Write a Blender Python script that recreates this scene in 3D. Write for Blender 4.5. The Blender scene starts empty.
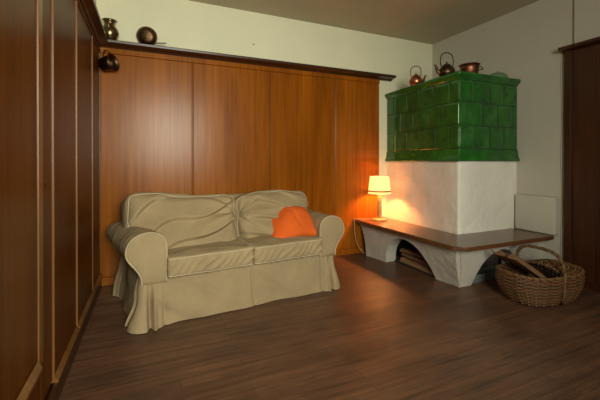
import bpy, bmesh, math, random
from mathutils import Vector, Matrix, noise
random.seed(7)
PI = math.pi
S = bpy.context.scene
C = S.collection

# ------------------------------------------------------------------ camera, world, light, exposure
cd = bpy.data.cameras.new('camera'); cam = bpy.data.objects.new('camera', cd); C.objects.link(cam)
cd.sensor_width = 36; cd.lens = 341.4/600*36; cd.shift_y = -37.6/600
cd.clip_start = .05
cam.location = (.42, -3.62, 1.15)
cam.rotation_euler = (math.radians(90-.2), 0, math.radians(-23.75))
S.camera = cam
S.view_settings.view_transform = 'Standard'; S.view_settings.look = 'None'
S.view_settings.gamma = 1; S.view_settings.use_curve_mapping = False
S.view_settings.exposure = 0.0
w = bpy.data.worlds.new('overcast_sky'); S.world = w; w.use_nodes = True
w.node_tree.nodes['Background'].inputs[0].default_value = (.75, .85, 1, 1)
w.node_tree.nodes['Background'].inputs[1].default_value = .6

def area(name, loc, rot, sx, sy, power, col, spread=PI):
    l = bpy.data.lights.new(name, 'AREA'); l.shape = 'RECTANGLE'; l.size = sx; l.size_y = sy
    l.energy = power; l.color = col; l.spread = spread
    o = bpy.data.objects.new(name, l); C.objects.link(o); o.location = loc; o.rotation_euler = rot
    return o
# daylight entering by the window in the wall behind the camera
area('window_daylight', (.85, -4.97, 1.78), (math.radians(80), 0, 0), 1.2, 1.35, 84, (.99, .99, .80), math.radians(125))

# ------------------------------------------------------------------ materials
def mat(name, rough=.6, col=(.5, .5, .5), metal=0, coat=0, spec=.5):
    m = bpy.data.materials.new(name); m.use_nodes = True
    b = m.node_tree.nodes['Principled BSDF']
    b.inputs['Base Color'].default_value = (*col, 1); b.inputs['Roughness'].default_value = rough
    b.inputs['Metallic'].default_value = metal; b.inputs['Coat Weight'].default_value = coat
    b.inputs['Specular IOR Level'].default_value = spec
    return m, m.node_tree, b
def nd(t, kind, **kw):
    n = t.nodes.new(kind)
    for k, v in kw.items():
        if k in n.inputs: n.inputs[k].default_value = v
        else: setattr(n, k, v)
    return n
def coords(t, scale=(1, 1, 1), rot=(0, 0, 0)):
    tc = nd(t, 'ShaderNodeTexCoord'); mp = nd(t, 'ShaderNodeMapping')
    mp.inputs['Scale'].default_value = scale; mp.inputs['Rotation'].default_value = rot
    t.links.new(tc.outputs['Object'], mp.inputs['Vector']); return mp.outputs['Vector']
def ramp(t, fac, stops):
    r = nd(t, 'ShaderNodeValToRGB')
    while len(r.color_ramp.elements) < len(stops): r.color_ramp.elements.new(.5)
    for e, (p, c) in zip(r.color_ramp.elements, stops): e.position = p; e.color = (*c, 1)
    t.links.new(fac, r.inputs['Fac']); return r.outputs['Color']
def bump(t, b, h, strength, dist=.01):
    n = nd(t, 'ShaderNodeBump'); n.inputs['Strength'].default_value = strength; n.inputs['Distance'].default_value = dist
    t.links.new(h, n.inputs['Height']); t.links.new(n.outputs['Normal'], b.inputs['Normal'])
def mixc(t, fac, a, b_, blend='MIX'):
    m = nd(t, 'ShaderNodeMix', data_type='RGBA', blend_type=blend)
    for k, v in ((0, fac), (6, a), (7, b_)):
        if isinstance(v, (int, float)): m.inputs[k].default_value = v
        elif isinstance(v, tuple): m.inputs[k].default_value = (*v, 1)
        else: t.links.new(v, m.inputs[k])
    return m.outputs[2]
def noise_tex(t, vec, scale, detail=4, rough=.55, dist=0):
    n = nd(t, 'ShaderNodeTexNoise'); n.inputs['Scale'].default_value = scale; n.inputs['Detail'].default_value = detail
    n.inputs['Roughness'].default_value = rough; n.inputs['Distortion'].default_value = dist
    t.links.new(vec, n.inputs['Vector']); return n.outputs['Fac']

def wood(name, dark, mid, light, rough=.3, axis=2, gs=1.0, coat=.25):
    m, t, b = mat(name, rough, coat=coat)
    sc = [26*gs, 26*gs, 26*gs]; sc[axis] = 1.1*gs
    f = noise_tex(t, coords(t, tuple(sc)), 1, 6, .6, .3)
    sc2 = [3.2*gs, 3.2*gs, 3.2*gs]; sc2[axis] = .35*gs
    g = noise_tex(t, coords(t, tuple(sc2)), 1, 3, .5, .6)
    c1 = ramp(t, f, [(.3, dark), (.5, mid), (.72, light)])
    c2 = ramp(t, g, [(.3, (.62, .58, .55)), (.7, (1.0, 1.0, 1.0))])
    t.links.new(mixc(t, 1.0, c1, c2, 'MULTIPLY'), b.inputs['Base Color'])
    bump(t, b, f, .06, .004)
    b.inputs['Coat Roughness'].default_value = .22
    return m

M = {}
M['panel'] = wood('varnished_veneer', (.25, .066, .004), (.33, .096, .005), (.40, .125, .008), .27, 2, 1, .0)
M['panel_shaded'] = wood('varnished_veneer_shaded', (.085, .023, .002), (.12, .034, .003), (.15, .044, .004), .34, 2, 1, .03)  # same veneer, the left wall's shade put into a darker colour
M['panel_shaded'].node_tree.nodes['Principled BSDF'].inputs['Specular IOR Level'].default_value = .1
M['panel'].node_tree.nodes['Principled BSDF'].inputs['Specular IOR Level'].default_value = .2
M['panel_right_shaded'] = wood('right_veneer_shaded', (.04, .010, .002), (.06, .015, .003), (.08, .021, .004), .45, 2, 1, .1)  # right wall panelling, its shade painted in as a darker veneer
M['cornice'] = wood('cornice_wood', (.035, .010, .003), (.06, .018, .005), (.09, .027, .007), .35, 0, 1, .1)
M['batten'] = wood('light_batten', (.16, .06, .013), (.21, .085, .02), (.25, .11, .03), .35, 2, 1, .2)
M['bench_wood'] = wood('bench_wood', (.10, .040, .016), (.15, .06, .024), (.20, .085, .035), .32, 1, 1, .3)
M['log'] = wood('split_wood', (.16, .08, .035), (.26, .145, .065), (.36, .22, .11), .8, 0, 2, 0)
M['log_red'] = wood('split_wood_brown', (.15, .07, .03), (.26, .13, .06), (.34, .18, .09), .8, 0, 2, 0)
M['lamp_wood'] = wood('lamp_wood', (.45, .28, .10), (.6, .4, .17), (.7, .5, .25), .35, 2, 2, .3)

def floor_mat():
    m, t, b = mat('dark_parquet', .4, coat=0)
    v = coords(t)
    br = nd(t, 'ShaderNodeTexBrick'); t.links.new(v, br.inputs['Vector'])
    br.inputs['Scale'].default_value = 1; br.inputs['Brick Width'].default_value = .9; br.inputs['Row Height'].default_value = .075
    br.inputs['Mortar Size'].default_value = .0016; br.inputs['Mortar Smooth'].default_value = .3; br.inputs['Bias'].default_value = -.1
    br.inputs['Color1'].default_value = (.115, .06, .036, 1); br.inputs['Color2'].default_value = (.155, .079, .045, 1)
    br.inputs['Mortar'].default_value = (.07, .037, .023, 1); br.offset = .37
    f = noise_tex(t, coords(t, (2.2, 34, 1)), 1, 6, .6, .4)
    g = noise_tex(t, v, 1.7, 4, .6)
    c = mixc(t, 1.0, br.outputs['Color'], ramp(t, f, [(.3, (.52, .5, .52)), (.5, (.95, .92, .9)), (.7, (1.35, 1.2, 1.05))]), 'MULTIPLY')
    c = mixc(t, 1.0, c, ramp(t, g, [(.35, (.72, .7, .7)), (.65, (1.15, 1.12, 1.1))]), 'MULTIPLY')
    t.links.new(c, b.inputs['Base Color'])
    rr = nd(t, 'ShaderNodeMapRange'); rr.inputs['To Min'].default_value = .34; rr.inputs['To Max'].default_value = .5
    t.links.new(f, rr.inputs['Value']); t.links.new(rr.outputs[0], b.inputs['Roughness'])
    bump(t, b, f, .12, .003)
    return m
M['floor'] = floor_mat()

def plaster(name, col, rough=.9, bs=.25, sc=9, var=.08, dist=.012):
    m, t, b = mat(name, rough, col, spec=.25)
    v = coords(t)
    f = noise_tex(t, v, sc, 6, .6); g = noise_tex(t, v, 1.6, 3, .5)
    d = tuple(x*(1-var) for x in col)
    t.links.new(ramp(t, g, [(.3, d), (.7, col)]), b.inputs['Base Color'])
    bump(t, b, f, bs, dist)
    return m
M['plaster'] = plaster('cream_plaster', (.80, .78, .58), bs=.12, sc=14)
M['plaster_shaded'] = plaster('cream_plaster_shaded', (.54, .51, .43), bs=.15, sc=14)  # same plaster paint, darkened to carry the dim light on the right wall
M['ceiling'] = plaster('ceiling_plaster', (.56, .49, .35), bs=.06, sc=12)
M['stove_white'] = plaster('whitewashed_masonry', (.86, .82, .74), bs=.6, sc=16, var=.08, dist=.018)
M['bench_white_shaded'] = plaster('whitewashed_bench_shaded', (.60, .55, .48), bs=.6, sc=16, var=.2, dist=.02)  # whitewash darkened to paint in the shadow on the bench masonry

def tile_mat():
    m, t, b = mat('green_glaze', .2, coat=.3)
    v = coords(t)
    g = noise_tex(t, v, 6, 4, .6, .5); f = noise_tex(t, coords(t, (30, 30, 8)), 1, 3, .5)
    t.links.new(ramp(t, g, [(.3, (.010, .065, .010)), (.55, (.018, .115, .014)), (.75, (.035, .17, .02))]), b.inputs['Base Color'])
    bump(t, b, f, .22, .006); b.inputs['Coat Roughness'].default_value = .08
    return m
M['tile'] = tile_mat()
M['grout'] = mat('dark_grout', .8, (.015, .04, .012))[0]

def fabric(name, col, sc=420, bs=.3, sheen=0):
    m, t, b = mat(name, .92, col, spec=.15)
    v = coords(t); g = noise_tex(t, v, 5, 4, .6)
    d = tuple(x*.86 for x in col)
    t.links.new(ramp(t, g, [(.35, d), (.65, col)]), b.inputs['Base Color'])
    f = noise_tex(t, v, sc, 2, .5); h = noise_tex(t, v, 28, 4, .55, .8)
    a = nd(t, 'ShaderNodeMath', operation='MULTIPLY_ADD'); t.links.new(h, a.inputs[0]); a.inputs[1].default_value = 3; t.links.new(f, a.inputs[2])
    bump(t, b, a.outputs[0], bs, .004)
    b.inputs['Sheen Weight'].default_value = sheen
    return m
M['fabric'] = fabric('beige_cotton', (.37, .278, .162))
M['piping'] = fabric('beige_piping', (.50, .41, .27))
M['orange'] = fabric('orange_cotton', (.75, .13, .02))

def shade_mat():
    m = bpy.data.materials.new('pleated_shade'); m.use_nodes = True; t = m.node_tree; t.nodes.clear()
    o = nd(t, 'ShaderNodeOutputMaterial'); d = nd(t, 'ShaderNodeBsdfDiffuse'); tr = nd(t, 'ShaderNodeBsdfTranslucent')
    d.inputs[0].default_value = (.85, .7, .45, 1); tr.inputs[0].default_value = (.95, .78, .42, 1)
    mx = nd(t, 'ShaderNodeMixShader'); mx.inputs[0].default_value = .45
    t.links.new(d.outputs[0], mx.inputs[1]); t.links.new(tr.outputs[0], mx.inputs[2]); em = nd(t, 'ShaderNodeEmission'); em.inputs[0].default_value = (1, .74, .38, 1); em.inputs[1].default_value = .5
    ad = nd(t, 'ShaderNodeAddShader'); t.links.new(mx.outputs[0], ad.inputs[0]); t.links.new(em.outputs[0], ad.inputs[1]); t.links.new(ad.outputs[0], o.inputs[0])
    return m
M['shade'] = shade_mat()
M['ribbon'] = mat('brown_ribbon', .8, (.35, .16, .05))[0]
def glow():
    m, t, b = mat('bulb_glass', .4, (1, .9, .7)); b.inputs['Emission Color'].default_value = (1, .55, .2, 1); b.inputs['Emission Strength'].default_value = 12
    return m
M['bulb'] = glow()
def metal(name, a, b2, rough=.35):
    m, t, b = mat(name, rough, a, 1)
    g = noise_tex(t, coords(t), 18, 5, .6)
    t.links.new(ramp(t, g, [(.35, b2), (.6, a)]), b.inputs['Base Color'])
    bump(t, b, g, .1, .004); return m
M['copper'] = metal('aged_copper', (.62, .25, .12), (.28, .1, .05), .33)
M['dark_copper'] = metal('tarnished_copper', (.16, .09, .05), (.05, .03, .018), .4)
M['dull_copper'] = metal('dull_copper', (.30, .12, .07), (.12, .05, .03), .45)
M['bronze'] = metal('bronze', (.28, .2, .1), (.1, .07, .035), .28)
M['iron'] = metal('black_iron', (.05, .045, .04), (.02, .018, .015), .45)
M['green_enamel'] = mat('grey_green_enamel', .4, (.13, .2, .12))[0]
M['grey_metal'] = mat('grey_green_sheet', .5, (.16, .2, .18), .3)[0]
M['cavity_shade'] = mat('painted_cavity_shade', .9, (.06, .05, .042))[0]  # shade of the bench cavity given as a dark colour
M['black'] = mat('black_edge', .6, (.02, .018, .016))[0]
M['cable'] = mat('pale_cable', .6, (.55, .52, .45))[0]
M['cord'] = mat('beige_cord', .6, (.5, .36, .2))[0]
M['wicker_a'] = mat('straw_wicker', .6, (.17, .09, .03))[0]
M['wicker_b'] = mat('brown_wicker', .6, (.09, .038, .015))[0]
M['wicker_c'] = mat('reddish_wicker', .6, (.16, .05, .025))[0]
M['window_paint'] = mat('white_window_paint', .4, (.8, .8, .76))[0]
M['screw'] = metal('steel_screw', (.3, .28, .25), (.15, .13, .12), .4)

# ------------------------------------------------------------------ helpers
def obj(name, bm, m, parent=None, smooth=True, angle=None, mods=()):
    me = bpy.data.meshes.new(name); bmesh.ops.recalc_face_normals(bm, faces=bm.faces[:])
    bm.to_mesh(me); bm.free()
    for x in (m if isinstance(m, (list, tuple)) else [m]): me.materials.append(M[x] if isinstance(x, str) else x)
    if smooth: me.polygons.foreach_set('use_smooth', [True]*len(me.polygons))
    o = bpy.data.objects.new(name, me); C.objects.link(o)
    if parent: o.parent = parent
    if smooth and angle is not None: me.set_sharp_from_angle(angle=math.radians(angle))
    return o
def tag(o, label, cat, group=None, kind=None):
    o['label'] = label; o['category'] = cat
    if group: o['group'] = group
    if kind: o['kind'] = kind
    return o
def thing(name, label, cat, loc=(0, 0, 0), rz=0, group=None):
    o = bpy.data.objects.new(name, None); C.objects.link(o); o.location = loc; o.rotation_euler = (0, 0, rz); o.empty_display_size = .1
    return tag(o, label, cat, group)
def struct(name, bm, m, smooth=False, parent=None):
    o = obj(name, bm, m, parent, smooth)
    if not parent: o['kind'] = 'structure'
    return o
def box(bm, x0, x1, y0, y1, z0, z1, bev=0, mi=0, seg=2):
    r = bmesh.ops.create_cube(bm, size=1)
    vs = r['verts']
    for v in vs: v.co = Vector(((x0+x1)/2+v.co.x*(x1-x0), (y0+y1)/2+v.co.y*(y1-y0), (z0+z1)/2+v.co.z*(z1-z0)))
    fs = set(f for v in vs for f in v.link_faces)
    for f in fs: f.material_index = mi
    if bev:
        es = set(e for v in vs for e in v.link_edges)
        rr = bmesh.ops.bevel(bm, geom=list(es), offset=bev, segments=seg, profile=.5, affect='EDGES')
        vs = list(set(rr['verts']) | set(v for v in vs if v.is_valid))
        for f in rr['faces']: f.material_index = mi
    return [v for v in vs if v.is_valid]
def lathe(bm, prof, seg=32, center=(0, 0, 0), mi=0, cap0=True, cap1=True, sx=1, sy=1):
    rings = []
    for r, z in prof:
        rings.append([bm.verts.new((center[0]+r*sx*math.cos(2*PI*i/seg), center[1]+r*sy*math.sin(2*PI*i/seg), center[2]+z)) for i in range(seg)])
    for a, b in zip(rings, rings[1:]):
        for i in range(seg):
            f = bm.faces.new((a[i], a[(i+1) % seg], b[(i+1) % seg], b[i])); f.material_index = mi
    if cap0: bm.faces.new(rings[0][::-1]).material_index = mi
    if cap1: bm.faces.new(rings[-1]).material_index = mi
    return [v for r in rings for v in r]
def tube(bm, pts, r, seg=8, closed=False, mi=0, radii=None, flat=1.0):
    pts = [Vector(p) for p in pts]; n = len(pts); rings = []
    prev = None
    for i, p in enumerate(pts):
        if closed: tdir = pts[(i+1) % n]-pts[i-1]
        else: tdir = pts[min(i+1, n-1)]-pts[max(i-1, 0)]
        tdir.normalize()
        if prev is None:
            up = Vector((0, 0, 1)) if abs(tdir.z) < .9 else Vector((1, 0, 0)); a = tdir.cross(up).normalized()
        else: a = (prev-tdir*prev.dot(tdir)).normalized()
        prev = a; b = tdir.cross(a)
        rr = radii[i] if radii else r
        rings.append([bm.verts.new(p+a*rr*math.cos(2*PI*k/seg)+b*rr*flat*math.sin(2*PI*k/seg)) for k in range(seg)])
    m = n if closed else n-1
    for i in range(m):
        A = rings[i]; B = rings[(i+1) % n]; off = 0
        if closed and i == n-1:
            off = min(range(seg), key=lambda o: (A[0].co-B[o].co).length)
        for k in range(seg):
            f = bm.faces.new((A[k], A[(k+1) % seg], B[(k+1+off) % seg], B[(k+off) % seg])); f.material_index = mi
    if not closed:
        bm.faces.new(rings[0][::-1]).material_index = mi; bm.faces.new(rings[-1]).material_index = mi
    return [v for q in rings for v in q]
def smoothpath(pts, n=8):
    pts = [Vector(p) for p in pts]; out = []
    for i in range(len(pts)-1):
        p0 = pts[max(i-1, 0)]; p1 = pts[i]; p2 = pts[i+1]; p3 = pts[min(i+2, len(pts)-1)]
        for k in range(n):
            t = k/n; out.append(.5*((2*p1)+(p2-p0)*t+(2*p0-5*p1+4*p2-p3)*t*t+(3*p1-p0-3*p2+p3)*t**3))
    out.append(pts[-1]); return out
def xf(vs, m):
    for v in vs: v.co = m @ v.co
def NB(): return bmesh.new()

# ------------------------------------------------------------------ room shell
W = 4.06; HC = 2.79; YR = -5.0
b = NB(); box(b, -.15, W+.15, YR-.15, .15, -.1, 0); struct('floor', b, 'floor')
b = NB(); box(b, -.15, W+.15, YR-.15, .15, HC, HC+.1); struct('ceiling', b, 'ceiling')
b = NB(); box(b, -.15, -.03, YR-.15, .15, 0, HC); struct('wall_left', b, 'plaster')
b = NB(); box(b, -.03, W, .03, .15, 0, HC); struct('wall_back', b, 'plaster')
b = NB(); box(b, W, W+.15, YR-.15, .15, 0, HC); box(b, W-.03, W, YR, -1.74, 2.24, HC); struct('wall_right', b, 'plaster_shaded')
b = NB()
box(b, -.03, .2, YR-.12, YR, 0, HC); box(b, 1.5, W, YR-.12, YR, 0, HC); box(b, .2, 1.5, YR-.12, YR, 0, 1.08); box(b, .2, 1.5, YR-.12, YR, 2.48, HC)
struct('wall_rear', b, 'plaster')
b = NB()
for x0, x1 in ((.2, .25), (.82, .88), (1.45, 1.5)): box(b, x0, x1, YR-.11, YR-.05, 1.08, 2.48, .006)
for z0, z1 in ((1.08, 1.13), (2.43, 2.48)): box(b, .25, 1.45, YR-.11, YR-.05, z0, z1, .006)
struct('window_1', b, 'window_paint')

# panelling on the back wall: wide veneer boards with bevelled edges over a dark backing
b = NB()
seams = [0.0, .82, 1.65, 2.48, 3.135]
for a, c in zip(seams, seams[1:]):
    box(b, a+.006, c-.006, 0, .028, .075, 2.15, .005)
box(b, 0, 3.135, .012, .03, 0, 2.2)
for s in seams[1:-1]: box(b, s-.0035, s+.0035, .004, .014, .08, 2.15, .002)
box(b, 0, 3.135, -.006, .03, 2.152, 2.205, .004)
struct('trim_1', b, 'panel')
b = NB()   # cornice shelf of the back wall
def cornice(bm, p0, p1, n, prof):
    p0 = Vector(p0); p1 = Vector(p1); n = Vector(n); A = []; B = []
    for d, z in prof:
        A.append(bm.verts.new(p0+n*d+Vector((0, 0, z)))); B.append(bm.verts.new(p1+n*d+Vector((0, 0, z))))
    k = len(prof)
    for i in range(k): bm.faces.new((A[i], A[(i+1) % k], B[(i+1) % k], B[i]))
    bm.faces.new(A[::-1]); bm.faces.new(B)
CP = [(-.03, 2.2), (.012, 2.2), (.022, 2.213), (.05, 2.22), (.09, 2.223), (.1, 2.229), (.102, 2.247), (.098, 2.253), (-.03, 2.253)]
cornice(b, (-.0, 0, 0), (3.32, 0, 0), (0, -1, 0), CP); struct('trim_2', b, 'cornice')
b = NB(); cornice(b, (0, YR, 0), (0, 0, 0), (1, 0, 0), [(min(d, .075), z) for d, z in CP]); struct('trim_3', b, 'cornice')
b = NB(); box(b, 0, 3.135, -.02, .0, 0, .07, .005); struct('baseboard_back', b, 'panel')
# panelling on the left wall
ls = [YR, -4.3, -3.5, -2.7, -1.87, -1.68, -1.11, -.47, 0.0]
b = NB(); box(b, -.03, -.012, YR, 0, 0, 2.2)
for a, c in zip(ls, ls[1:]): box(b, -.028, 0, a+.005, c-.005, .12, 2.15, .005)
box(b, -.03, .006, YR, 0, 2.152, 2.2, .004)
struct('trim_4', b, 'panel_shaded')
b = NB()
for y, wd in ((-1.68, .009), (-1.11, .009), (-.47, .009), (-.012, .008), (-2.7, .009), (-3.5, .009), (-4.3, .009)):
    box(b, -.012, .008, y-wd/2, y+wd/2, .12, 2.15, .004)
box(b, -.012, .006, -1.915, -1.855, .3, 2.15, .004)
for a, c in ((YR, -4.31), (-4.29, -3.51), (-3.49, -2.71), (-2.69, -1.93)):
    cornice(b, (0, a, .21), (0, c, .21), (1, 0, 0), [(-.01, .1), (.004, .13), (.02, .102), (.02, .09), (-.01, .09)])
for a, c in ((-1.67, -1.12), (-1.10, -.48), (-.46, -.0)):
    cornice(b, (0, a, 0), (0, c, 0), (1, 0, 0), [(-.01, .1), (.002, .128), (.02, .105), (.02, .098), (-.01, .098)])
struct('trim_5', b, 'batten')
b = NB(); box(b, 0, .018, YR, -.02, 0, .098, .004); struct('baseboard_left', b, 'cornice')
# wood panelling and its cornice on the right wall
b = NB(); box(b, W-.02, W, YR, -1.69, 0, 2.19, .003)
for y in (-1.93, -2.5, -3.1, -3.7, -4.3): box(b, W-.028, W-.015, y-.02, y+.02, .08, 2.18, .004)
box(b, W-.035, W-.01, YR, -1.67, 0, .07, .004); box(b, W-.04, W, -1.72, -1.66, 0, 2.19, .004)
struct('trim_6', b, 'panel_right_shaded')
b = NB(); cornice(b, (W, -1.64, -.03), (W, YR, -.03), (-1, 0, 0), [(min(d, .1), z) for d, z in CP]); struct('trim_7', b, 'cornice')

# ------------------------------------------------------------------ tiled stove with heating bench
st = thing('tiled_stove', 'green tiled corner stove on a white plastered base with wooden wraparound bench', 'stove')
XS, YS = 3.2, -1.18
XL = W-.002; YB = .028
b = NB()
prof_ = [(XS, YB-(YB-YS-.03)*i/26) for i in range(27)]+[(XS+.03-.03*math.cos(a*PI/12), YS+.03-.03*math.sin(a*PI/12)) for a in range(1, 6)]+[(XS+.03+(XL-XS-.03)*i/20, YS) for i in range(21)]
G = []
for x, y in prof_:
    col = []
    for j in range(27):
        z = 1.162*j/26; n_ = .014*noise.noise(Vector((x*4, y*4, z*4)))+.006*noise.noise(Vector((x*13, y*13, z*13)))
        col.append(b.verts.new((x-(n_ if y > YS+.03 else 0), y-(n_ if x > XS+.03 and x < XL-.03 else 0), z)))
    G.append(col)
for A, B in zip(G, G[1:]):
    for j in range(26): b.faces.new((A[j], A[j+1], B[j+1], B[j]))
cv = [b.verts.new((XL, YB, z)) for z in (0, 1.162)]
b.faces.new([g[-1] for g in G]+[cv[1]]); b.faces.new([g[0] for g in G]+[cv[0]])
obj('masonry_body', b, 'stove_white', st)
# tile courses
def tile(bm, face, a, c, z0, z1, disc=False):
    g = .0018; n = 8
    vs = []
    def P(u, v, d):
        return Vector((XS-d, u, v)) if face == 'L' else Vector((u, YS-d, v))
    a += g; c -= g; z0 += g; z1 -= g
    grid = []
    for i in range(n+1):
        row = []
        for j in range(n+1):
            s = i/n; t_ = j/n
            s2 = .5-.5*math.cos(PI*s); t2 = .5-.5*math.cos(PI*t_)
            e = min(s2*(c-a), (1-s2)*(c-a), t2*(z1-z0), (1-t2)*(z1-z0))
            d = .006*min(1, e/.006)**.5+.0015*math.sin(PI*s2)*math.sin(PI*t2)
            if disc:
                rr = math.hypot((s2-.5)*(c-a), (t2-.5)*(z1-z0))
                d -= .010*math.exp(-((rr-.07)/.012)**2)
            row.append(bm.verts.new(P(a+(c-a)*s2, z0+(z1-z0)*t2, d)))
        grid.append(row)
    for i in range(n):
        for j in range(n): bm.faces.new((grid[i][j], grid[i+1][j], grid[i+1][j+1], grid[i][j+1]))
b = NB()
zr = [1.275, 1.507, 1.738, 1.962]
for r in range(3):
    z0, z1 = zr[r], zr[r+1]
    offL = [.11, .235, .11][r]; offR = [.205, .105, .205][r]
    y = YS; ys = [YS-.014, YS+offL]
    while ys[-1]+.235 < YB-.05: ys.append(ys[-1]+.235)
    ys.append(YB)
    for k, (a, c) in enumerate(zip(ys, ys[1:])): tile(b, 'L', a, c, z0, z1, r == 2 and k % 2 == 0 and 0 < k)
    xs = [XS-.014, XS+offR]
    while xs[-1]+.22 < XL-.05: xs.append(xs[-1]+.22)
    xs.append(XL)
    for k, (a, c) in enumerate(zip(xs, xs[1:])): tile(b, 'R', a, c, z0, z1, r == 2 and k % 2 == 1)
obj('glazed_tiles', b, 'tile', st)
b = NB(); box(b, XS-.002, XL, YS-.002, YB, 1.16, 1.96); obj('tile_backing', b, 'grout', st, False)
def ledge(prof, name):   # moulding wrapped round the corner
    bm = NB(); L = []
    for d, z in prof:
        L.append([bm.verts.new((XS-d, YB, z)), bm.verts.new((XS-d, YS-d+.02, z)), bm.verts.new((XS-d+.006, YS-d+.006, z)), bm.verts.new((XS-d+.02, YS-d, z)), bm.verts.new((XL, YS-d, z))])
    for A, B in zip(L, L[1:]):
        for i in range(4): bm.faces.new((A[i], A[i+1], B[i+1], B[i]))
    return bm, L
bm, L = ledge([(0, 1.152), (.034, 1.152), (.038, 1.158), (.036, 1.168), (.026, 1.185), (.017, 1.215), (.013, 1.255), (.011, 1.27), (-.005, 1.273)], '')
obj('base_moulding', bm, 'tile', st, True, 50)
bm, L = ledge([(-.005, 1.955), (.010, 1.963), (.018, 1.97), (.022, 1.98), (.036, 1.99), (.042, 2.0), (.043, 2.015), (.040, 2.026), (.03, 2.03), (0, 2.03)], '')
bm.faces.new(L[-1]+[bm.verts.new((XL, YB, 2.03))])
obj('crown_moulding', bm, 'tile', st, True, 50)

for ch in st.children:   # the left face closes in a little towards the back wall
    for v in ch.data.vertices:
        if v.co.y > YS: v.co.x += .075*((v.co.y-YS)/-YS)*max(0, 1-(v.co.x-XS)/(XL-XS))
# bench masonry: two arched cheeks
def cheek(u0, u1, n, zb, place, th):
    bm = NB(); R = 10; O = []; I = []
    for i in range(n+1):
        u = u0+(u1-u0)*i/n; z0 = zb(u); O.append([]); I.append([])
        for j in range(R+1):
            z = z0+(.392-z0)*j/R
            O[-1].append(bm.verts.new(place(u, z, 0))); I[-1].append(bm.verts.new(place(u, z, th)))
    for i in range(n):
        for j in range(R):
            bm.faces.new((O[i][j], O[i+1][j], O[i+1][j+1], O[i][j+1])); bm.faces.new((I[i][j], I[i][j+1], I[i+1][j+1], I[i+1][j]))
        bm.faces.new((O[i][0], I[i][0], I[i+1][0], O[i+1][0])); bm.faces.new((O[i][R], O[i+1][R], I[i+1][R], I[i][R]))
    for k in (0, n):
        for j in range(R): bm.faces.new((O[k][j], O[k][j+1], I[k][j+1], I[k][j]))
    return bm
def zbl(y):
    if y > -.14: return .39*math.sqrt(max(0, 1-((y+.14)/.14-1)**2))*.93 if y < 0 else .36
    q = (y+.787)/.322
    return .335*math.sqrt(1-q*q) if abs(q) < 1 else 0
def pl(y, z, th):
    t_ = min(1, max(0, -y/1.36)); k = 1-min(1, z/.39)
    n_ = .006*noise.noise(Vector((y*5, z*5, th)))
    return Vector((2.815+.04*t_+.15*t_*k**1.4+th+n_, y if y > -1.3 else y-.10*(1-k)*((-1.3-y)/.06), z))
b = cheek(.0, -1.36, 136, zbl, pl, .14)
obj('side_arch', b, 'bench_white_shaded', st, True, 50)
def zbf(x):
    q = (x-3.44)/.285
    return .325*math.sqrt(1-q*q) if abs(q) < 1 else 0
def pf(x, z, th):
    k = 1-min(1, z/.39)
    xx = x
    if x < 3.12: xx = 3.12-(3.12-x)*(1+.95*(1-k)**1.3)
    n_ = .006*noise.noise(Vector((x*5, z*5, 7+th)))
    return Vector((xx, -1.362-.11*(1-k**1.2)+th+n_, z))
b = cheek(3.0, XL, 100, zbf, pf, .14)
obj('front_arch', b, 'bench_white_shaded', st, True, 50)
b = NB(); box(b, 3.185, XL, -1.195, -1.13, 0, .39); box(b, 3.185, 3.25, -1.19, -.02, 0, .39); obj('cavity_shade_panel', b, 'cavity_shade', st, False)  # dark blocks added behind the arches to paint the cavity's shade
# L shaped seat board
b = NB()
pts = [(2.74, .0), (2.765, -1.50), (2.84, -1.585), (3.985, -1.60), (3.985, -1.17), (3.19, -1.17), (3.19, 0)]
vsb = [b.verts.new((x, y, .393)) for x, y in pts]; f = b.faces.new(vsb)
r = bmesh.ops.extrude_face_region(b, geom=[f])
for v in r['geom']:
    if isinstance(v, bmesh.types.BMVert): v.co.z = .43
bmesh.ops.bevel(b, geom=b.edges[:], offset=.006, segments=2, affect='EDGES')
obj('seat_board', b, 'bench_wood', st, True, 35)

# plaster block on right wall above the bench
b = NB(); box(b, 3.99, W-.001, -1.60, -1.205, .432, .80, .012, seg=3); o = obj('plaster_block', b, 'plaster_shaded'); tag(o, 'low white plaster block against the wall at the right end of the bench', 'plaster block')

# ------------------------------------------------------------------ sofa
sofa = thing('sofa', 'beige two-seat sofa with loose slipcover and rolled arms by wood-panelled wall', 'sofa', (.27, -1.06, 0), math.radians(5))
SWD, SD = 1.79, .86
def cubegrid(n):
    out = []
    for ax in range(3):
        for sgn in (-1, 1):
            g = []
            for i in range(n+1):
                row = []
                for j in range(n+1):
                    a = -1+2*i/n; c = -1+2*j/n; p = [0, 0, 0]; p[ax] = sgn; p[(ax+1) % 3] = a; p[(ax+2) % 3] = c; row.append(tuple(p))
                g.append(row)
            out.append(g)
    return out
def softfn(hx, hy, hz, r, puff=(0, 0, 0), wr=None):
    def F(p):
        q = Vector((p[0]*hx, p[1]*hy, p[2]*hz))
        inn = Vector([max(-(h-r), min(h-r, c)) for c, h in zip(q, (hx, hy, hz))])
        d = q-inn
        nrm = d.normalized() if d.length > 1e-9 else Vector((0, 0, 1))
        P = inn+nrm*r
        fx, fy, fz = (1-p[0]**2), (1-p[1]**2), (1-p[2]**2)
        P.x += math.copysign(puff[0], p[0])*fy*fz*abs(p[0]); P.y += math.copysign(puff[1], p[1])*fx*fz*abs(p[1]); P.z += math.copysign(puff[2], p[2])*fx*fy*abs(p[2])
        if wr: P += nrm*wr(P, nrm)
        return P
    return F
def softbox(F, n=40):
    bm = NB()
    for g in cubegrid(n):
        V = [[bm.verts.new(F(p)) for p in row] for row in g]
        for i in range(n):
            for j in range(n): bm.faces.new((V[i][j], V[i+1][j], V[i+1][j+1], V[i][j+1]))
    bmesh.ops.remove_doubles(bm, verts=bm.verts[:], dist=1e-4)
    return bm
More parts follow.
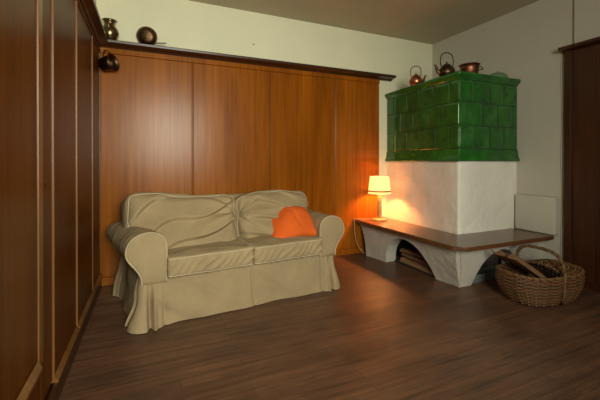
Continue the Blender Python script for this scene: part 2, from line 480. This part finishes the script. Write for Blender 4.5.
def fold(x, k=.16):   # cloth fold that swells slowly and tucks under sharply
    t_ = (x/PI) % 1.0
    return (t_/(1-k))**1.3 if t_ < 1-k else ((1-t_)/k)**.8
def ridge(x): return (1-abs(math.sin(x)))**2
def pipe_loop(F, z, n=40, r=.006, ofs=1.0, axis=2):
    pts = []
    seq = [(-1+2*i/n, -1) for i in range(n)]+[(1, -1+2*i/n) for i in range(n)]+[(1-2*i/n, 1) for i in range(n)]+[(-1, 1-2*i/n) for i in range(n)]
    for a, c in seq:
        p = [0, 0, 0]; p[axis] = z; p[(axis+1) % 3] = a; p[(axis+2) % 3] = c
        pts.append(F(tuple(p)))
    bm = NB(); tube(bm, pts, r, 6, closed=True); return bm

# arms
prof = [(.262, .30), (.262, .42), (.264, .52), (.262, .58), (.25, .63), (.22, .668), (.18, .69), (.13, .695), (.08, .682), (.035, .65), (.008, .605), (-.004, .55), (.006, .50), (.03, .455), (.062, .41), (.088, .365), (.098, .32), (.098, .30)]
pp = smoothpath([(x, 0, z) for x, z in prof], 4); prof = [(p.x*.97+.004, p.z if p.z < .42 else .42+(p.z-.42)*.86) for p in pp]
def arm(side):
    bm = NB(); N = 44; rings = []
    for i in range(N+1):
        s = i/N; v = .0+.80*s; ring = []
        drop = .015*s
        for (u, z) in prof:
            uu = u; sz = z
            k = max(0, (z-.42)/.27)
            sz = z-drop*k
            uu = u-.045*s*k      # arms open slightly to the rear
            wv = .007*noise.noise(Vector((v*4, u*9, z*5+side*3)))*2+.006*noise.noise(Vector((v*14, u*6, z*12+side)))
            e = min(1, s*12)
            c = Vector((uu-.13, 0, sz-.5)); c.normalize()
            P = Vector((uu, v, sz))+c*wv*e
            if i == 0: P = Vector((uu, v, sz))
            P.x = P.x if side == 0 else SWD-P.x
            ring.append(bm.verts.new(P))
        rings.append(ring)
    for A, B in zip(rings, rings[1:]):
        for k in range(len(A)-1): bm.faces.new((A[k], A[k+1], B[k+1], B[k]))
        bm.faces.new((A[-1], A[0], B[0], B[-1]))
    bm.faces.new(rings[-1])
    # front panel: a slightly padded cap made as shrinking rings
    cur = rings[0]; cen = Vector((.15, 0, .50)) if side == 0 else Vector((SWD-.15, 0, .50))
    for t_, d in ((.97, -.006), (.85, -.010), (.6, -.011), (.3, -.012)):
        nx = [bm.verts.new(cen+(v.co-cen)*1.0) for v in rings[0]]
        for v in nx: v.co = cen+(v.co-cen)*t_; v.co.y = d
        for k in range(len(cur)-1): bm.faces.new((cur[k], cur[k+1], nx[k+1], nx[k]))
        bm.faces.new((cur[-1], cur[0], nx[0], nx[-1])); cur = nx
    bm.faces.new(cur)
    a = obj('armrest', bm, 'fabric', sofa)
    bm = NB(); pts = [Vector(((u if side == 0 else SWD-u), -.006, z)) for u, z in prof]
    tube(bm, pts, .0055, 6); obj('piping', bm, 'piping', a)
arm(0); arm(1)
# skirt: one cloth loop with corner pleats
def skirt():
    bm = NB(); pts = []
    x0, x1, y0, y1 = .095, SWD-.095, .012, SD-.02; r = .03
    def seg(a, b_, n, nx, ny, tag_):
        for i in range(n): pts.append((a[0]+(b_[0]-a[0])*i/n, a[1]+(b_[1]-a[1])*i/n, nx, ny))
    def cor(cx, cy, a0):
        for i in range(6):
            a = a0+PI/2*i/6; pts.append((cx+r*math.cos(a), cy+r*math.sin(a), math.cos(a), math.sin(a)))
    seg((x0+r, y0), (x1-r, y0), 340, 0, -1, 0); cor(x1-r, y0+r, -PI/2)
    seg((x1, y0+r), (x1, y1-r), 90, 1, 0, 0); cor(x1-r, y1-r, 0)
    seg((x1-r, y1), (x0+r, y1), 120, 0, 1, 0); cor(x0+r, y1-r, PI/2)
    seg((x0, y1-r), (x0, y0+r), 90, -1, 0, 0); cor(x0+r, y0+r, PI)
    R = 22; n = len(pts); G = []
    corners = [(x0, y0), (x1, y0), (x1, y1), (x0, y1)]
    for (x, y, nx, ny) in pts:
        col = []
        dc = min(math.hypot(x-a, y-c) for a, c in corners)
        for j in range(R+1):
            s = j/R; z = .365*(1-s)+.004*s
            fl = .03*s**1.3+.045*s**1.2*math.exp(-(dc/.16)**2)
            # sharp inverted pleats near the corners
            pleat = (-.055*math.exp(-((dc-.055)/.016)**2)+.02*math.exp(-((dc-.085)/.012)**2)-.014*math.exp(-((dc-.15)/.014)**2))*min(1, s*1.3)
            wv = .012*s*math.sin(x*9+y*13+1.2)*(.4+noise.noise(Vector((x*3, y*3, 0))))
            cr = .022*noise.noise(Vector((x*4+z*5, y*4, z*3)))+.014*ridge(x*7+z*9+y*5)*min(1, dc*4)*math.sin(PI*s)
            if abs(x-SWD/2) < .08 and y < .1: cr += -.012*math.exp(-((x-SWD/2-.02*s)/.012)**2)*min(1, s*3)
            d = fl+pleat+wv+cr*min(1, s*5)
            col.append(bm.verts.new((x+nx*d, y+ny*d, z)))
        G.append(col)
    for i in range(n):
        A = G[i]; B = G[(i+1) % n]
        for j in range(R): bm.faces.new((A[j], A[j+1], B[j+1], B[j]))
    f = bm.faces.new([g[0] for g in G])
    return bm
o = obj('skirt', skirt(), 'fabric', sofa, True, 60)
# frame: seat deck and backrest under the slipcover
b = NB(); box(b, .24, SWD-.24, .015, .8, .10, .372, .02); obj('seat_deck', b, 'fabric', sofa)
def wrb(P, n): return .008*noise.noise(P*6)
F = softfn((SWD-.16)/2, .085, .25, .05, (0, .0, 0), wrb)
bm = softbox(F, 30); xf(bm.verts, Matrix.Translation((SWD/2, .765, .57)) @ Matrix.Rotation(math.radians(-6), 4, 'X')); obj('backrest_frame', bm, 'fabric', sofa)
# seat cushions
def seat(cx, seed, width):
    def wr(P, n):
        d = .004*noise.noise(P*5+Vector((seed, 0, 0)))
        if n.y < -.6:      # gathered diagonal creases on the front band
            d += .020*(ridge((P.x*1.0-P.z*.9)*46+seed+2*noise.noise(P*5))-.3)*(1-abs(P.z)/.08)
        elif n.z > .6:
            d += .010*ridge(P.y*16+P.x*3+seed+2*noise.noise(P*3))*max(0, -P.y/.3)**2 + .006*noise.noise(P*9)
        return d
    F0 = softfn(width/2, .345, .068, .022, (.006, .012, .020), wr)
    T = Matrix.Translation((cx, .285, .417)) @ Matrix.Rotation(math.radians(1.5), 4, 'X')
    F = lambda p: T @ F0(p)
    c = obj('seat_cushion', softbox(F, 56), 'fabric', sofa)
    obj('piping', pipe_loop(F, 1, 44), 'piping', c); obj('piping', pipe_loop(F, -1, 44), 'piping', c)
seat(.577, 1.3, .632); seat(1.213, 4.1, .632)
# back cushions
def back(cx, seed, width, rot, hz, dirn, ztop):
    def wr(P, n):
        if abs(n.y) < .3: return .01*noise.noise(P*7+Vector((seed, 0, 0)))
        q = P+Vector((seed*1.7, 0, seed))
        wq = noise.noise(q*2.2); w2 = noise.noise(q*5)
        kx = P.x-dirn*width*.47; kz = P.z-hz*.35      # folds fan out from the pinched inner corner
        r_ = math.hypot(kx, kz); th = math.atan2(kz, -kx*dirn)
        mask = max(0, 1-abs(2*P.x/width)**5)*max(0, 1-abs(P.z/hz)**5)
        d = .050*(fold(th*4.6*dirn+1.1*wq+seed+r_*1.2, .25)-.4)*math.exp(-r_/.42)*min(1, r_/.05)
        d += .075*(fold(-P.z*17+P.x*8*dirn*(1-.5*P.x*dirn/width)+2.0*wq+seed)-.4)*max(0, .6+1.1*noise.noise(q*2.3+Vector((5, 1, 2))))
        d += .030*noise.noise(q*3.3)+.012*w2
        d *= mask
        d -= .030*math.exp(-(r_/.05)**2)
        return d
    F0 = softfn(width/2, .10, hz, .085, (.0, .05, .0), wr)
    T = Matrix.Translation((cx, .43, ztop-hz)) @ Matrix.Rotation(rot, 4, 'Y') @ Matrix.Rotation(math.radians(-12), 4, 'X')
    def F(p):
        P = F0(p)
        # slump: lower part bellies forward, top edge rounds off
        iz = max(0, min(1, P.x*dirn/(width/2)*.5+.5)); P.z -= (.055*iz**4+.012*math.sin(P.x*9+seed))*(p[2]+1)/2
        P.y -= .12*(1-p[2])*(1-p[0]**2)**.6*.5; P.z -= .035*(1-p[2])/2
        return T @ P
    c = obj('back_cushion', softbox(F, 96), 'fabric', sofa)
    obj('piping', pipe_loop(F, -1, 50, .0055, 1, 1), 'piping', c)
back(.485, 1.0, .87, math.radians(1.0), .248, 1, .885); back(1.265, 5.0, .75, math.radians(1.2), .245, -1, .868)

def shear(o):
    for ch in o.children:
        for v in ch.data.vertices: v.co.x -= .10*max(0, v.co.y/.8)*max(0, 1-v.co.x/SWD)
        shear(ch)
shear(sofa)
# orange pillow in the right corner of the seat
def pil():
    def F(p):
        x, y, z = p
        e = (1-x*x)**.5*(1-z*z)**.5 if abs(x) < 1 and abs(z) < 1 else 0
        sx = 1-.10*(1-z*z); sz = 1-.10*(1-x*x)
        th = .075*e**.75
        P = Vector((x*.25*sx*(1-.12*z), y*th, z*.185*sz))
        P.y += .05*x*x+.03*noise.noise(P*6)*e
        P.z -= .02*x*x
        P.y += .012*(ridge(P.x*14+P.z*9+noise.noise(P*7))-.3)*e*(1-x*x)*(1-z*z)
        return P
    return softbox(F, 36)
p = obj('pillow', pil(), 'orange')
SW2 = lambda u, v, z: sofa.matrix_basis @ Vector((u, v, z))
bpy.context.view_layer.update()
p.location = sofa.matrix_world @ Vector((1.365, .195, .60))
p.rotation_euler = (math.radians(-48), math.radians(-3), math.radians(3))
tag(p, 'orange cushion lying in the right corner of the beige sofa', 'cushion')

# ------------------------------------------------------------------ table lamp
LX, LY = 2.99, -.19
lamp = thing('table_lamp', 'small lit table lamp with pleated cream shade on the stove bench', 'lamp', (LX, LY, .43))
b = NB(); lathe(b, [(.0, 0), (.082, 0), (.088, .004), (.088, .012), (.08, .018), (.045, .022), (.03, .03), (0, .03)], 32, cap0=False, cap1=False); obj('base', b, 'lamp_wood', lamp)
b = NB(); box(b, -.022, .022, -.022, .022, .028, .33, .006); obj('stem', b, 'lamp_wood', lamp)
b = NB()
seg = 96; rings = []
for k, (r0, z) in enumerate([(.136, .325), (.134, .34), (.112, .53), (.111, .535), (.109, .53), (.131, .34), (.133, .325)]):
    rings.append([b.verts.new(((r0+(.0022 if i % 2 else -.0022))*math.cos(2*PI*i/seg), (r0+(.0022 if i % 2 else -.0022))*math.sin(2*PI*i/seg), z)) for i in range(seg)])
for A, B in zip(rings, rings[1:]):
    for i in range(seg): b.faces.new((A[i], A[(i+1) % seg], B[(i+1) % seg], B[i]))
cap = [b.verts.new((.108*math.cos(2*PI*i/48), .108*math.sin(2*PI*i/48), .527)) for i in range(48)]; b.faces.new(cap)  # unseen top disc added to hold lamp light back from the ceiling
sh = obj('lamp_shade', b, 'shade', lamp, True, 80)
b = NB(); lathe(b, [(.1385, .348), (.1395, .35), (.1375, .366), (.136, .366)], 64, cap0=False, cap1=False); obj('ribbon', b, 'ribbon', sh)
b = NB(); lathe(b, [(.008, .33), (.013, .34), (.013, .36), (.022, .385), (.028, .41), (.022, .44), (.006, .45)], 20); obj('bulb', b, 'bulb', lamp)
b = NB(); tube(b, [(0, 0, .36), (.05, 0, .5), (.110, 0, .528)], .0015, 5); tube(b, [(0, 0, .36), (-.05, 0, .5), (-.110, 0, .528)], .0015, 5); obj('shade_carrier', b, 'iron', lamp)
pl_ = bpy.data.lights.new('lamp_bulb_light', 'POINT'); pl_.energy = 125; pl_.color = (1, .34, .085); pl_.shadow_soft_size = .035
po = bpy.data.objects.new('lamp_bulb_light', pl_); C.objects.link(po); po.location = (LX, LY, .43+.41)
M['bulb'].node_tree.nodes['Principled BSDF'].inputs['Alpha'].default_value = 1
# lamp cord
b = NB(); tube(b, smoothpath([(LX-.093, LY+.03, .436), (2.88, -.10, .436), (2.76, -.05, .437), (2.728, -.04, .425), (2.725, -.05, .3), (2.74, -.07, .16), (2.79, -.09, .06), (2.86, -.07, .006), (2.95, -.03, .006)], 10), .0038, 6)
o = obj('lamp_cord', b, 'cord'); tag(o, 'thin beige lamp cord hanging off the left end of the bench', 'cord')
# cable on right wall
b = NB(); pts = [(W-.006, -1.625+.004*math.sin(i*.9), 2.19-i*.115) for i in range(19)]
tube(b, smoothpath(pts, 4), .005, 6); o = obj('wall_cable', b, 'cable'); tag(o, 'pale cable running down the white wall beside the shaded wood panelling', 'cable')
b = NB(); vs = lathe(b, [(.006, 0), (.007, .002), (.004, .006)], 12); xf(vs, Matrix.Translation((.014, -1.83-.04, 1.05)) @ Matrix.Rotation(PI/2, 4, 'Y')); o = obj('screw', b, 'iron'); tag(o, 'small dark screw in the pale upright batten on the left wall', 'screw')
b = NB(); vs = lathe(b, [(.003, 0), (.003, .02), (.006, .021), (.006, .024)], 10); xf(vs, Matrix.Translation((1.465, .03, 2.43)) @ Matrix.Rotation(PI/2, 4, 'X')); o = obj('nail', b, 'iron'); tag(o, 'tiny dark nail in the plaster above the wood panelling', 'nail')

# ------------------------------------------------------------------ kettles and vessels
def kettle(name, label, loc, rz, R, H, m, hm, lid_r, handle_h):
    t = thing(name, label, 'kettle', loc, rz)
    b = NB(); lathe(b, [(R*.72, 0), (R*.8, .004), (R*.97, H*.25), (R, H*.42), (R*.93, H*.65), (R*.72, H*.85), (R*.5, H*.95), (R*.46, H)], 36); obj('body', b, m, t)
    b = NB(); lathe(b, [(R*.48, H*.99), (R*.5, H*1.01), (R*.4, H*1.10), (R*.15, H*1.17), (R*.07, H*1.2), (R*.12, H*1.27), (R*.13, H*1.32), (R*.05, H*1.37)], 28); obj('lid', b, m, t)
    b = NB(); pts = smoothpath([(-R*.80, 0, H*.35), (-R*1.12, 0, H*.45), (-R*1.28, 0, H*.72), (-R*1.42, 0, H*.98), (-R*1.62, 0, H*1.06)], 6)
    n = len(pts); tube(b, pts, 1, 12, radii=[R*(.26-.17*i/(n-1)) for i in range(n)]); obj('spout', b, m, t)
    b = NB(); pts = smoothpath([(-R*.62, 0, H*.84), (-R*.80, 0, H*1.25), (-R*.72, 0, H*handle_h*.88), (-R*.3, 0, H*handle_h), (R*.25, 0, H*handle_h), (R*.72, 0, H*handle_h*.88), (R*.84, 0, H*1.25), (R*.62, 0, H*.84)], 6)
    tube(b, pts, R*.065, 8); obj('handle', b, hm, t)
    return t
ZT = 2.03
kettle('kettle', 'small bright copper kettle, leftmost on top of the green tiled stove', (3.25, -.53, ZT), math.radians(155), .074, .108, 'copper', 'dark_copper', 0, 2.05)
kettle('kettle', 'large dark tarnished kettle with tall handle on corner of green stove', (3.255, -.975, ZT), math.radians(-22), .082, .115, 'dark_copper', 'iron', 0, 2.15)
t = thing('pot', 'wide brown copper pot with rolled rim on the green stove, right of the dark kettle', 'pot', (3.49, -1.055, ZT), math.radians(-30))
b = NB(); lathe(b, [(0, 0), (.07, 0), (.082, .008), (.09, .085), (.096, .125), (.092, .125), (.086, .085), (.078, .012), (0, .01)], 36, cap0=False, cap1=False); obj('body', b, 'dull_copper', t)
b = NB(); tube(b, [(.098*math.cos(2*PI*i/40), .098*math.sin(2*PI*i/40), .126) for i in range(40)], .005, 6, closed=True); obj('rim', b, 'dull_copper', t)
b = NB(); tube(b, smoothpath([(.088, .02, .105), (.122, .015, .11), (.127, -.01, .09), (.122, -.03, .075), (.087, -.02, .07)], 5), .0045, 6); obj('handle', b, 'iron', t)
t = thing('covered_dish', 'low grey-green dish with rounded lid at the right end of the green stove top', 'dish', (3.915, -1.065, ZT), math.radians(-10))
b = NB(); lathe(b, [(0, 0), (.075, 0), (.098, .02), (.108, .045), (.104, .048), (0, .046)], 32, cap0=False, cap1=False, sy=.75); obj('body', b, 'green_enamel', t)
b = NB(); lathe(b, [(.104, .048), (.098, .062), (.075, .078), (.03, .086), (.012, .088), (.014, .10), (.004, .106)], 32, cap0=False, sy=.75); obj('lid', b, 'green_enamel', t)
b = NB(); tube(b, smoothpath([(-.095, 0, .04), (-.125, 0, .05), (-.14, 0, .045)], 4), .006, 6); obj('handle', b, 'green_enamel', t)

# bronze jug on the cornice in the corner
t = thing('jug', 'bronze jug with flared rim on the ledge in the left corner', 'jug', (.086, -.05, 2.2535), 0)
b = NB(); lathe(b, [(.0, 0), (.04, 0), (.045, .006), (.062, .035), (.068, .065), (.06, .095), (.043, .12), (.036, .135), (.043, .155), (.056, .168), (.052, .168), (.038, .152), (.03, .135), (.0, .13)], 36, cap0=False, cap1=False); obj('body', b, 'bronze', t)
b = NB(); tube(b, smoothpath([(.0, -.04, .155), (.0, -.062, .16), (0, -.078, .13), (0, -.075, .09), (0, -.06, .07)], 6), .005, 8); obj('handle', b, 'bronze', t)
t.scale = (1.12, 1.12, 1.1)
# copper pan leaning on wall above the cornice
t = thing('copper_pan', 'small dark copper pan tilted on the ledge above the panelling, handle to the right', 'pan', (.395, -.045, 2.2535+.088), 0)
t.rotation_euler = (math.radians(103), math.radians(18), math.radians(-8))
b = NB(); lathe(b, [(0, .032), (.045, .031), (.068, .024), (.080, .008), (.092, -.010), (.088, -.012), (.075, .008), (.06, .018), (.035, .026), (0, .027)], 36, cap0=False, cap1=False, sy=.95); o1 = obj('bowl', b, 'dark_copper', t)
b = NB(); tube(b, [(.09*math.cos(2*PI*i/40), .086*math.sin(2*PI*i/40), -.011) for i in range(40)], .0045, 6, closed=True); obj('rim', b, 'dull_copper', t)
b = NB(); tube(b, smoothpath([(.07, -.03, .0), (.09, -.028, -.002), (.13, -.012, -.004), (.18, .006, -.004)], 6), .0045, 8, flat=1.5); obj('handle', b, 'iron', t)
# small pot hanging on the panelling in the corner
t = thing('hanging_pot', 'small blackened pot hanging on the panelling below the corner ledge', 'pot', (.075, -.085, 2.035), 0)
t.rotation_euler = (math.radians(10), math.radians(76), math.radians(-22))
b = NB(); lathe(b, [(0, -.055), (.05, -.055), (.062, -.045), (.068, .03), (.07, .055), (.066, .055), (.062, .028), (.056, -.04), (0, -.046)], 36, cap0=False, cap1=False); obj('body', b, 'dark_copper', t)
b = NB(); tube(b, [(.0715*math.cos(2*PI*i/36), .0715*math.sin(2*PI*i/36), .056) for i in range(36)], .0045, 6, closed=True); obj('rim', b, 'dark_copper', t)
b = NB(); tube(b, smoothpath([(-.068, 0, .05), (-.11, 0, .03), (-.12, 0, .0), (-.10, 0, -.02), (-.066, 0, -.02)], 5), .004, 6); obj('handle', b, 'iron', t)
b = NB(); tube(b, smoothpath([(.040, .014, 2.147), (.042, -.03, 2.147), (.045, -.075, 2.137), (.045, -.088, 2.157)], 5), .004, 6); o = obj('wall_hook', b, 'iron'); tag(o, 'dark hook in the panelling holding the small blackened pot', 'hook')

# ------------------------------------------------------------------ firewood under the bench
def splitlog(bm, L, wd, h, seed):
    rnd = random.Random(seed); n = 10; k = 6; R = []
    base = [(-.5, 0), (-.15, -.02), (.5, 0), (.42, .55), (.05, 1), (-.38, .7)]
    base = [(a+rnd.uniform(-.07, .07), c if c <= 0 else c*rnd.uniform(.85, 1.1)) for a, c in base]
    for i in range(n+1):
        s = i/n; x = (s-.5)*L
        R.append([bm.verts.new((x, wd*(a+.06*noise.noise(Vector((s*5, j, seed)))), h*(max(0, c)+.0*s+(.07*noise.noise(Vector((s*4, j, seed+9))) if c > 0 else 0)))) for j, (a, c) in enumerate(base)])
    for A, B in zip(R, R[1:]):
        for j in range(k): bm.faces.new((A[j], A[(j+1) % k], B[(j+1) % k], B[j]))
    bm.faces.new(R[0][::-1]); bm.faces.new(R[-1])
b = NB(); box(b, 2.99, 3.17, -1.07, -.48, .0, .022, .003); o = obj('hearth_board', b, 'black'); tag(o, 'black board on the floor under the left arch of the bench', 'board')
spec = [(3.03, -.80, .022, .50, .07, .045, 89, 'log', 'pale split log lying lowest at the front under the left bench arch'),
        (3.125, -.76, .022, .52, .07, .05, 90, 'log_red', 'brown split log at the back under the left bench arch'),
        (3.07, -.74, .078, .46, .07, .04, 85, 'log', 'pale split log in the middle of the pile under the bench'),
        (3.08, -.72, .126, .40, .08, .035, 96, 'log_red', 'brown split log topmost of the pile under the left bench arch')]
for i, (x, y, z, L_, wd, h, a, m, lab) in enumerate(spec):
    b = NB(); splitlog(b, L_, wd, h, i*3+1); o = obj('split_log', b, m, None, False); o.location = (x, y, z); o.rotation_euler = (0, 0, math.radians(a)); tag(o, lab, 'log', 'firewood under the bench')
b = NB()
box(b, 3.2, 3.66, -1.34, -1.21, .0, .006, .002); box(b, 3.2, 3.66, -1.346, -1.34, .0, .075, .002); box(b, 3.2, 3.66, -1.21, -1.204, .0, .075, .002); box(b, 3.194, 3.2, -1.346, -1.204, 0, .075, .002); box(b, 3.66, 3.666, -1.346, -1.204, 0, .075, .002)
o = obj('metal_tray', b, 'grey_metal'); tag(o, 'grey-green metal tray under the right arch of the bench', 'tray')

# ------------------------------------------------------------------ wicker basket
BX, BY = 3.425, -1.80
bk = thing('wicker_basket', 'wide wicker log basket with tall hoop handle on floor before bench', 'basket', (BX, BY, 0), math.radians(-6))
HXB, HYB = .335, .20
def outline(a, s):
    e = 3.0
    ca, sa = math.cos(a), math.sin(a)
    return Vector((HXB*s*math.copysign(abs(ca)**(2/e), ca), HYB*s*math.copysign(abs(sa)**(2/e), sa), 0))
def bscale(z): 
    t_ = z/.235
    return .80+.24*math.sin(min(1, t_*1.05)*PI*.62)
def rimz(a): return .225+.018*abs(math.cos(a))**2
b = NB(); NR = 44; ROWS = 17
for r in range(ROWS):
    t_ = (r+.5)/ROWS; pts = []
    for i in range(NR*4):
        a = 2*PI*i/(NR*4); z = .010+t_*(rimz(a)-.012)
        off = .0055*math.cos(NR/2*a+PI*r)
        P = outline(a, bscale(z)); n_ = P.normalized(); P += n_*off; P.z = z; pts.append(P)
    tube(b, pts, .0072, 6, closed=True, mi=[0, 1, 0, 2, 0, 1][r % 6], flat=.8)
obj('weave', b, ['wicker_a', 'wicker_b', 'wicker_c'], bk)
b = NB()
for k in range(NR):
    a = 2*PI*(k+.5)/NR; pts = []
    for j in range(9):
        z = .008+(rimz(a)-.008)*j/8; P = outline(a, bscale(z)); P.z = z; pts.append(P)
    tube(b, pts, .0068, 6)
obj('ribs', b, 'wicker_b', bk)
b = NB()
vs = [b.verts.new(outline(2*PI*i/64, .78)+Vector((0, 0, .012))) for i in range(64)]; b.faces.new(vs)
vs2 = [b.verts.new(outline(2*PI*i/64, .78)+Vector((0, 0, .002))) for i in range(64)]; b.faces.new(vs2)
for i in range(64): b.faces.new((vs[i], vs[(i+1) % 64], vs2[(i+1) % 64], vs2[i]))
obj('bottom', b, 'wicker_b', bk, False)
def rope(bm, path, r, tw, strands=3, mi=(0, 1, 0), closed=False):
    n = len(path)
    for s in range(strands):
        pts = []
        for i, p_ in enumerate(path):
            tdir = (path[(i+1) % n]-path[i-1]) if closed else (path[min(i+1, n-1)]-path[max(i-1, 0)])
            tdir.normalize(); up = Vector((0, 0, 1)) if abs(tdir.z) < .8 else Vector((1, 0, 0))
            a = tdir.cross(up).normalized(); c = tdir.cross(a); ang = tw*i+2*PI*s/strands
            pts.append(p_+a*r*math.cos(ang)+c*r*math.sin(ang))
        tube(bm, pts, r*1.0, 6, closed=closed, mi=mi[s])
b = NB(); N_ = 180
path = []
for i in range(N_):
    a = 2*PI*i/N_; P = outline(a, bscale(.23)); P.z = rimz(a)+.004; path.append(P)
rope(b, path, .0075, 2*PI*30/N_, closed=True); obj('rim', b, ['wicker_a', 'wicker_b'], bk)
b = NB()
hp = []
for i in range(61):
    a = PI*i/60; y = -math.copysign(abs(math.cos(a))**.6, math.cos(a))*HYB*1.04; z = .16+.26*abs(math.sin(a))**.5; hp.append(Vector((-.005, y, z)))
hp = [Vector((-.005, -HYB*.98, .02)), Vector((-.005, -HYB*1.07, .09))]+hp+[Vector((-.005, HYB*1.07, .09)), Vector((-.005, HYB*.98, .02))]
hp = smoothpath(hp, 2)
rope(b, hp, .0075, .55); obj('handle', b, ['wicker_a', 'wicker_b'], bk)
b = NB()   # closed woven half lid on the right side of the handle
for q in range(13):
    s_ = .06+.93*q/12; pts = []
    for i in range(67):
        a = -PI/2+PI*i/66; P = outline(a, bscale(.23)*s_); P.x = max(P.x, .012); P.z = rimz(a)+.012+.045*(1-s_*s_)+.004*math.cos(33*a+PI*q); pts.append(P)
    tube(b, pts, .0095, 6, mi=[0, 1, 0, 2][q % 4], flat=.7)
lid_ = obj('lid', b, ['wicker_a', 'wicker_b', 'wicker_c'], bk)
# wood in the basket
wood_spec = [((3.235, -1.83, .262), .44, .075, .045, (0, 31, -2), 'log', 'pale split log sticking out over the left end of the wicker basket'),
             ((3.30, -1.67, .262), .44, .10, .04, (0, 27, 2), 'log_red', 'brown split log leaning behind the pale one in the wicker basket'),
             ((3.42, -1.79, .075), .34, .10, .06, (0, 4, 0), 'log_red', 'dark split log lying deep inside the wicker basket')]
for i, (loc, L_, wd, h, rot, m, lab) in enumerate(wood_spec):
    b = NB(); splitlog(b, L_, wd, h, 20+i); o = obj('split_log', b, m, None, False); o.location = loc
    o.rotation_euler = tuple(math.radians(q) for q in rot); tag(o, lab, 'log', 'firewood in the basket')
b = NB(); tube(b, [(0, 0, 0), (.1, .01, .003), (.28, 0, 0)], .008, 7); o = obj('stick', b, 'log'); o.location = (3.11, -1.60, .385); o.rotation_euler = (0, math.radians(36), math.radians(-4))
tag(o, 'thin pale stick poking up from the left end of the wicker basket', 'stick')
